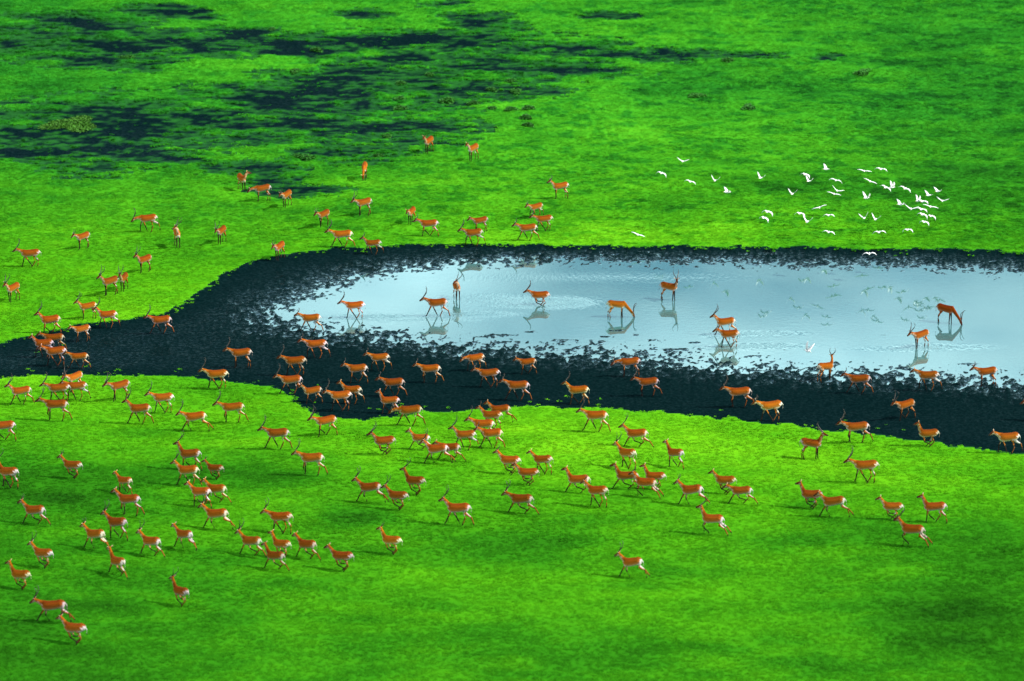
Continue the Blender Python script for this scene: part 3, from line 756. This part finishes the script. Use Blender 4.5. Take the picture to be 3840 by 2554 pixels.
# every animal: where its feet are, facing (180 = leftward, 90 = away, 270 = towards the viewer), legs, neck, horns, size
HERD = {
 "on the far grass at the photo's left edge": [
  (115,1002,180,'d','L','H',1.02),(312,934,222,'t','L','h',.92),(556,871,190,'b','N','H',1),(665,926,285,'s','R','H',1),(543,1022,226,'t','M','H',.95),(465,1090,252,'s','M','H',.92),(414,1108,215,'t','M','H',1),(50,1131,235,'s','M','H',.95)],
 "beside the small puddle below the marsh": [(907,715,300,'s','S','0',.95),(985,755,197,'s','N','0',.95),(1075,776,240,'s','L','h',.92)],
 "on the marsh's lower fringe": [(1367,674,264,'s','G','0',.95),(1608,573,242,'s','M','0',.92),(1774,602,235,'s','M','0',.92)],
 "just above the pond's upper left shore": [(831,913,245,'s','L','H',.95),(1048,974,242,'s','L','h',.95),(1214,850,230,'t','L','h',.92),(1365,810,214,'t','L','H',.98),(1284,930,180,'a','L','H',1.03),(1399,956,180,'b','M','h',.88)],
 "above the pond's top centre shore": [(1543,839,250,'s','L','0',.88),(1609,887,180,'c','L','h',1),(1801,872,204,'t','L','0',.88),(1776,921,186,'b','L','H',.98)],
 "in the foursome left of the bird flock": [(2101,746,196,'s','M','h',.95),(2010,819,213,'b','L','h',.88),(2040,868,190,'d','L','h',.92),(1979,904,186,'a','L','h',.98)],
 "at the mud arm's upper left shore": [(190,1253,187,'c','M','H',1.02),(330,1197,206,'s','M','H',.92),(405,1232,180,'b','M','H',.95),(605,1254,184,'a','L','H',1.03),(308,1283,206,'t','L','0',.92)],
 "in the huddle on the mud's left end": [(203,1318,180,'a','L','0',.98),(165,1342,184,'b','M','0',1),(210,1376,184,'d','L','0',1.05),(297,1384,180,'a','L','0',.90)],
 "wading in the left half of the pond": [(1331,1193,180,'d','L','H',1),(1640,1187,180,'a','L','H',1.04),(1713,1119,288,'s','R','H',.95),(2022,1143,180,'q','L','H',1)],
 "standing in the middle of the pond": [(2312,1190,4,'s','D','H',1),(2508,1125,340,'s','R','H',1)],
 "wading in the right half of the pond": [(2720,1256,184,'a','M','H',1),(2735,1303,180,'d','L','h',1),(3545,1210,335,'s','D','H',1.02),(3452,1303,214,'s','L','H',.98)],
 "crossing the mud left of the bright water": [(1167,1246,182,'a','L','h',1),(905,1380,182,'s','L','H',1.06),(1186,1346,180,'b','L','h',1.04),(1108,1411,182,'d','L','H',1.06)],
 "on the mud below the pond's left tip": [(1424,1393,184,'b','L','h',.94),(1341,1437,180,'c','L','h',1),(1476,1489,177,'a','L','h',1.02),(1613,1438,180,'e','L','h',.98)],
 "leaving the mud at the grassy notch": [(815,1461,182,'d','L','H',1.04),(1093,1482,182,'a','L','H',1.06),(1172,1515,196,'c','M','0',.92),(1278,1543,184,'d','L','H',1.08),(1320,1517,174,'b','M','0',.98),(1461,1552,176,'c','U','0',.95)],
 "on the mud below the pond's centre": [(1978,1404,190,'c','L','0',.88),(1783,1393,192,'b','N','h',.92),(1834,1455,184,'d','L','h',1),(1942,1505,177,'a','L','h',1.06),(2361,1413,184,'s','N','h',1.02),(2430,1489,184,'e','L','H',1.02),(2168,1517,178,'c','M','H',1.04)],
 "on the mud below the pond's right half": [(3095,1430,28,'s','S','H',1),(3222,1478,178,'a','L','h',1.04),(2772,1530,184,'e','L','H',1.08),(2890,1583,188,'d','L','h',1.08),(3395,1572,208,'c','L','H',1.02),(3480,1466,174,'b','L','0',1.06),(3700,1449,190,'s','L','h',1.04),(3892,1580,180,'a','L','0',1)],
 "on the grass by the mud's left end": [(80,1520,196,'a','M','H',1),(222,1511,181,'d','L','H',1.04),(289,1503,180,'b','L','H',1.02),(281,1468,226,'s','L','H',.98),(212,1580,173,'e','L','H',1.12)],
 "in the row below the left mud": [(450,1503,214,'t','L','H',1.04),(613,1551,180,'d','L','H',1.06),(525,1592,177,'a','M','H',1.08),(736,1620,178,'r','L','H',1.08),(16,1654,180,'c','L','H',1.06)],
 "on the grass near the grassy notch": [(873,1588,182,'e','L','H',1.08),(1222,1635,198,'c','L','H',1.06),(1042,1687,180,'a','L','H',1.10),(1438,1706,188,'q','M','H',1.06),(1538,1599,182,'a','N','h',1.1)],
 "in the tight bunch below the mud's centre": [(1577,1688,172,'p','M','0',.92),(1647,1740,163,'r','M','H',1.06),(1690,1727,163,'p','L','0',1.02),(1745,1687,174,'b','M','H',1.02),(1813,1650,172,'a','L','H',1.08),(1847,1613,168,'d','M','h',.98),(1878,1586,172,'r','M','0',.98),(1844,1684,175,'a','L','h',1.04)],
 "at right, along the mud's lower shore": [(3212,1663,180,'e','L','H',1.10),(3477,1675,186,'q','U','0',1.02),(3780,1702,184,'b','L','0',1.10),(3245,1813,179,'d','L','H',1.14),(3041,1723,346,'s','U','H',1.02)],
 "in the loose line below the mud's right centre": [(2235,1622,173,'a','L','H',1.14),(2390,1678,164,'p','M','H',1.08),(2356,1761,140,'d','M','H',1.04),(2536,1755,142,'c','U','0',1.0)],
 "in the trio right of the tight bunch": [(2040,1780,154,'d','M','0',.98),(1976,1819,176,'q','M','0',.98),(1912,1779,164,'q','M','h',1.04)],
 "in the bunch of five right of centre": [(2455,1836,166,'q','U','0',1.0),(2350,1836,172,'p','U','0',1.06),(2420,1866,163,'o','M','h',1.06),(2172,1850,163,'p','U','0',1.04),(2245,1903,158,'d','M','h',1.06)],
 "in the foursome of the right foreground": [(2602,1897,158,'r','M','h',1.08),(2718,1853,170,'q','M','0',1.02),(2782,1890,166,'p','L','0',1.02),(2670,2006,164,'o','U','H',1.10)],
 "in the five strung along the right foreground": [(3040,1908,170,'q','U','0',1.02),(3133,1942,162,'r','M','0',1.10),(3342,1950,172,'q','M','0',1.0),(3505,1960,171,'c','U','0',1.04),(3420,2048,160,'o','M','H',1.14)],
 "on the open grass below the tight bunch": [(1395,1886,162,'r','M','H',1.08),(1494,1912,154,'q','M','H',1.04),(1558,1856,154,'q','U','H',1.04),(1722,1972,168,'a','M','H',1.14),(1960,1928,158,'p','L','H',1.12)],
 "around the dark grass patch at left": [(717,1763,163,'c','U','H',1.06),(710,1826,163,'a','M','H',1.06),(808,1798,158,'q','M','h',.86),(758,1902,158,'c','M','0',1.04),(817,1886,158,'p','M','0',1.02),(1170,1785,172,'e','L','H',1.14)],
 "in the lower left running bunch": [(822,1986,156,'r','M','H',1.10),(1058,2003,160,'d','L','H',1.10),(698,2062,136,'r','M','0',1.0),(948,2085,148,'p','M','H',1.10),(1058,2092,150,'q','U','0',1.0),(1037,2137,144,'p','U','0',1.04),(1156,2097,142,'p','M','0',1.04),(1285,2141,155,'q','M','0',1.06)],
 "in the loose group left of the running bunch": [(680,2273,134,'q','U','H',1.04),(445,2022,148,'c','M','H',1.10),(366,2063,144,'r','M','h',1.08),(572,2085,142,'p','M','H',1.04),(445,2160,132,'p','U','0',1.06),(490,1936,158,'e','M','0',1.08)],
 "in the left edge file": [(135,1968,160,'p','M','h',1.06),(165,2130,152,'q','M','H',1.04),(80,2211,155,'q','U','0',1.02),(38,1832,148,'d','U','H',1.08),(275,1795,155,'q','M','h',.98),(472,1852,144,'c','M','0',.90)],
 "in the lowest left pair": [(207,2335,168,'r','L','H',1.16),(283,2415,152,'q','M','H',1.12)],
 "alone on the lower middle grass": [(1470,2080,150,'q','U','h',1.0),(2378,2168,158,'r','M','H',1.04)],
}
WADERS = ("wading in the left half of the pond", "standing in the middle of the pond", "wading in the right half of the pond")
VERB = {'a': 'walking', 'b': 'walking', 'c': 'walking', 'd': 'walking', 'e': 'walking', 's': 'standing', 't': 'standing', 'r': 'striding', 'q': 'running', 'p': 'trotting', 'o': 'bounding'}
HORN = {'H': 'long-horned', 'h': 'short-horned', '0': 'hornless'}
for phrase, lst in HERD.items():
    for i, (px, py, hd, lg, nk, hn, sc) in enumerate(sorted(lst)):
        if phrase in WADERS:
            x, y = unproject(px, py, 0.0); x, y = float(x), float(y); zz = -0.09 if lg != 'q' else -0.16
        else:
            x, y, zz = ground_at(px, py); zz -= 0.015
        body, head = antelope_mesh(lg, nk)
        o = link(bpy.data.objects.new("antelope", body))
        tilt = R(5.0) * min(1, (180 - hd) / 25) if 90 < hd < 172 else 0
        hd += random.uniform(-3, 3)
        o.location = (x, y, zz); o.rotation_euler = (0, tilt, R(hd)); o.scale = (sc * random.uniform(.91, .99), sc * random.uniform(.95, 1.05), sc * random.uniform(.94, 1.0))
        k = random.uniform(.72, 1.10); o.color = (k, k * random.uniform(.86, 1.1), k * random.uniform(.8, 1.2), 1)
        if (px, py) == (3545, 1210): o.color = (.55, .36, .3, 1)      # the dark red-brown drinker
        verb = {'D': 'drinking', 'G': 'grazing'}.get(nk, VERB[lg])
        if 'wading' in phrase or 'standing' in phrase: verb = verb if verb in ('drinking', 'running') else ''
        aim = hd % 360
        face = 'leftward' if 168 <= aim <= 200 else 'away' if 90 <= aim < 168 else 'towards the viewer' if 235 <= aim <= 300 else 'rightward' if aim > 300 or aim < 60 else 'nearer'
        look = f"{HORN[hn]} orange antelope {verb}".strip()
        if len(lst) > 1: look += f" {phrase}, {ORD[i]} from left"
        else: look += " " + phrase
        prop(o, look, "antelope", "antelope herd")
        if hn != '0':
            for me in horn_meshes(lg, nk, hn): link(bpy.data.objects.new("horn", me), o)

# ------------------------------------------------------------------ egrets
def egret_meshes(style):
    vv, ff = [], []
    loft(vv, ff, [(-.24, 0, .0), (-.16, 0, .01), (-.04, 0, 0), (.08, 0, .01), (.14, 0, .03), (.17, 0, .05), (.20, 0, .055), (.235, 0, .045)],
         [(.03, .008), (.05, .03), (.065, .062), (.055, .055), (.035, .04), (.030, .034), (.028, .03), (.012, .012)], 8)
    body = bpy.data.meshes.new("egret"); body.from_pydata(vv, [], ff)
    vv, ff = [], []
    loft(vv, ff, [(.23, 0, .046), (.31, 0, .03)], [.011, .003], 6)
    bill = bpy.data.meshes.new("bill"); bill.from_pydata(vv, [], ff)
    vv, ff = [], []
    loft(vv, ff, [(-.15, .012, -.02), (-.34, .012, -.015)], [.008, .007], 5); 
    legs = bpy.data.meshes.new("legs"); legs.from_pydata(vv, [], ff)
    angs = {'V': (40, 52, 58), 'v': (22, 30, 34), 'n': (16, -16, -46), 'f': (10, 3, -6), 'N': (6, -34, -66), 'W': (62, 70, 74)}[style]
    wings = []
    for sgn in (1, -1):
        p = np.array((.04, sgn * .04, .03)); st = [p]; seg = (.15, .15, .15)
        for a, l in zip(angs, seg):
            p = p + np.array((-.015, sgn * math.cos(R(a)) * l, math.sin(R(a)) * l)); st.append(p)
        chord = (.20, .21, .17, .05); vv, ff = [], []
        for q, c in zip(st, chord):
            vv += [tuple(q + (.06, 0, 0)), tuple(q + (.02, 0, .014)), tuple(q + (.06 - c, 0, .0)), tuple(q + (.02, 0, -.006))]
        for k in range(3):
            for j in range(4):
                a_, b_ = 4 * k + j, 4 * k + (j + 1) % 4
                ff.append((a_, b_, b_ + 4, a_ + 4))
        ff += [(0, 1, 2, 3)[::-1], (12, 13, 14, 15)]
        w = bpy.data.meshes.new("wing"); w.from_pydata(vv, [], ff); wings.append(w)
    for m_, mt in ((body, M_PLUME), (bill, M_BILL), (legs, M_LEGB), (wings[0], M_PLUME), (wings[1], M_PLUME)):
        m_.materials.append(mt); m_.polygons.foreach_set("use_smooth", np.ones(len(m_.polygons), bool)); m_.update()
    return body, bill, legs, wings
EG = {s: egret_meshes(s) for s in "VvnfNW"}
WORD = {'V': 'raised wings', 'v': 'half-raised wings', 'n': 'arched wings', 'f': 'flat wings', 'N': 'lowered wings', 'W': 'upright wings'}
# picture position, wing pose, facing, bank, height above the water
FLOCK = {
 "at the flock's left end": [(2560,606,'v',262,-8,3.2),(2481,650,'N',250,-14,3.2),(2589,682,'n',255,-14,3.2),(2681,678,'V',255,-10,3.2),(2727,721,'v',200,0,3.1),(2852,668,'V',235,-12,3.2)],
 "in the flock's upper middle": [(3020,655,'N',240,-10,3.3),(3033,680,'V',230,-10,3.2),(3098,635,'v',200,-10,3.2),(2971,728,'V',250,-4,3.2),(3134,677,'n',265,-14,3.3),(3139,716,'v',265,-22,3.2),(3127,728,'f',268,-14,3.1)],
 "in the flock's lower middle": [(2879,795,'N',240,-8,3.0),(2866,818,'N',232,-10,3.0),(3000,801,'N',245,-4,3.0),(3027,832,'V',245,-8,2.9),(3073,779,'f',262,20,3.0),(3108,808,'n',250,4,3.0),(3108,871,'n',250,-6,2.9)],
 "in the flock's upper right": [(3241,642,'f',265,-8,3.3),(3304,635,'n',250,-4,3.2),(3263,681,'f',262,-22,3.3),(3322,704,'n',235,-16,3.2),(3346,703,'W',215,0,3.1),(3394,708,'n',245,-18,3.2),(3249,743,'V',220,0,3.0)],
 "at the flock's far right edge": [(3517,718,'v',215,0,3.2),(3482,733,'v',215,-8,3.2),(3534,754,'v',255,-6,3.2),(3489,776,'f',262,-12,3.1),(3492,811,'N',240,-6,3.0)],
 "in the dense right knot of the flock": [(3443,754,'W',220,0,3.1),(3460,756,'n',235,0,3.0),(3377,767,'v',205,0,3.0),(3416,784,'v',265,-10,3.0),(3456,786,'n',240,-6,3.0),(3460,805,'N',240,-12,3.0),(3467,833,'N',240,-6,2.9)],
 "in the flock's bottom fringe": [(3241,818,'V',255,12,2.9),(3283,823,'V',245,-10,2.9),(3297,871,'n',250,10,2.8),(3404,862,'N',245,6,2.8)],
 "flying just over the far mud shore": [(3260,952,'n',262,4,1.6)],
 "skimming the meadow left of the flock": [(2392,881,'f',262,-18,0.9)],
 "flying low over the lower right water": [(3028,1317,'W',300,-24,0.9)],
}
for phrase, lst in FLOCK.items():
    for i, (px, py, st, hd, bank, hz) in enumerate(sorted(lst)):
        x, y = unproject(px, py, hz + (fbm(np.array(px * .1), np.array(py * .1), 2) - .5) * .4)
        body, bill, legs, wings = EG[st]
        zz = hz + (float(fbm(np.array(px * .1), np.array(py * .1), 2)) - .5) * .4
        o = link(bpy.data.objects.new("egret", body)); o.location = (float(x), float(y), zz)
        sc = random.uniform(0.84, 1.0) * (1.35 if hz == .9 and st == 'W' else 1)
        o.scale = (sc,) * 3; o.rotation_euler = (R(bank), 0, R(hd))
        lab = f"white egret with {WORD[st]} {phrase}" + (f", {ORD[i]} from left" if len(lst) > 1 else "")
        prop(o, lab, "egret", "flying egrets")
        for nm, m_ in (("bill", bill), ("legs", legs), ("wing", wings[0]), ("wing", wings[1])): link(bpy.data.objects.new(nm, m_), o)
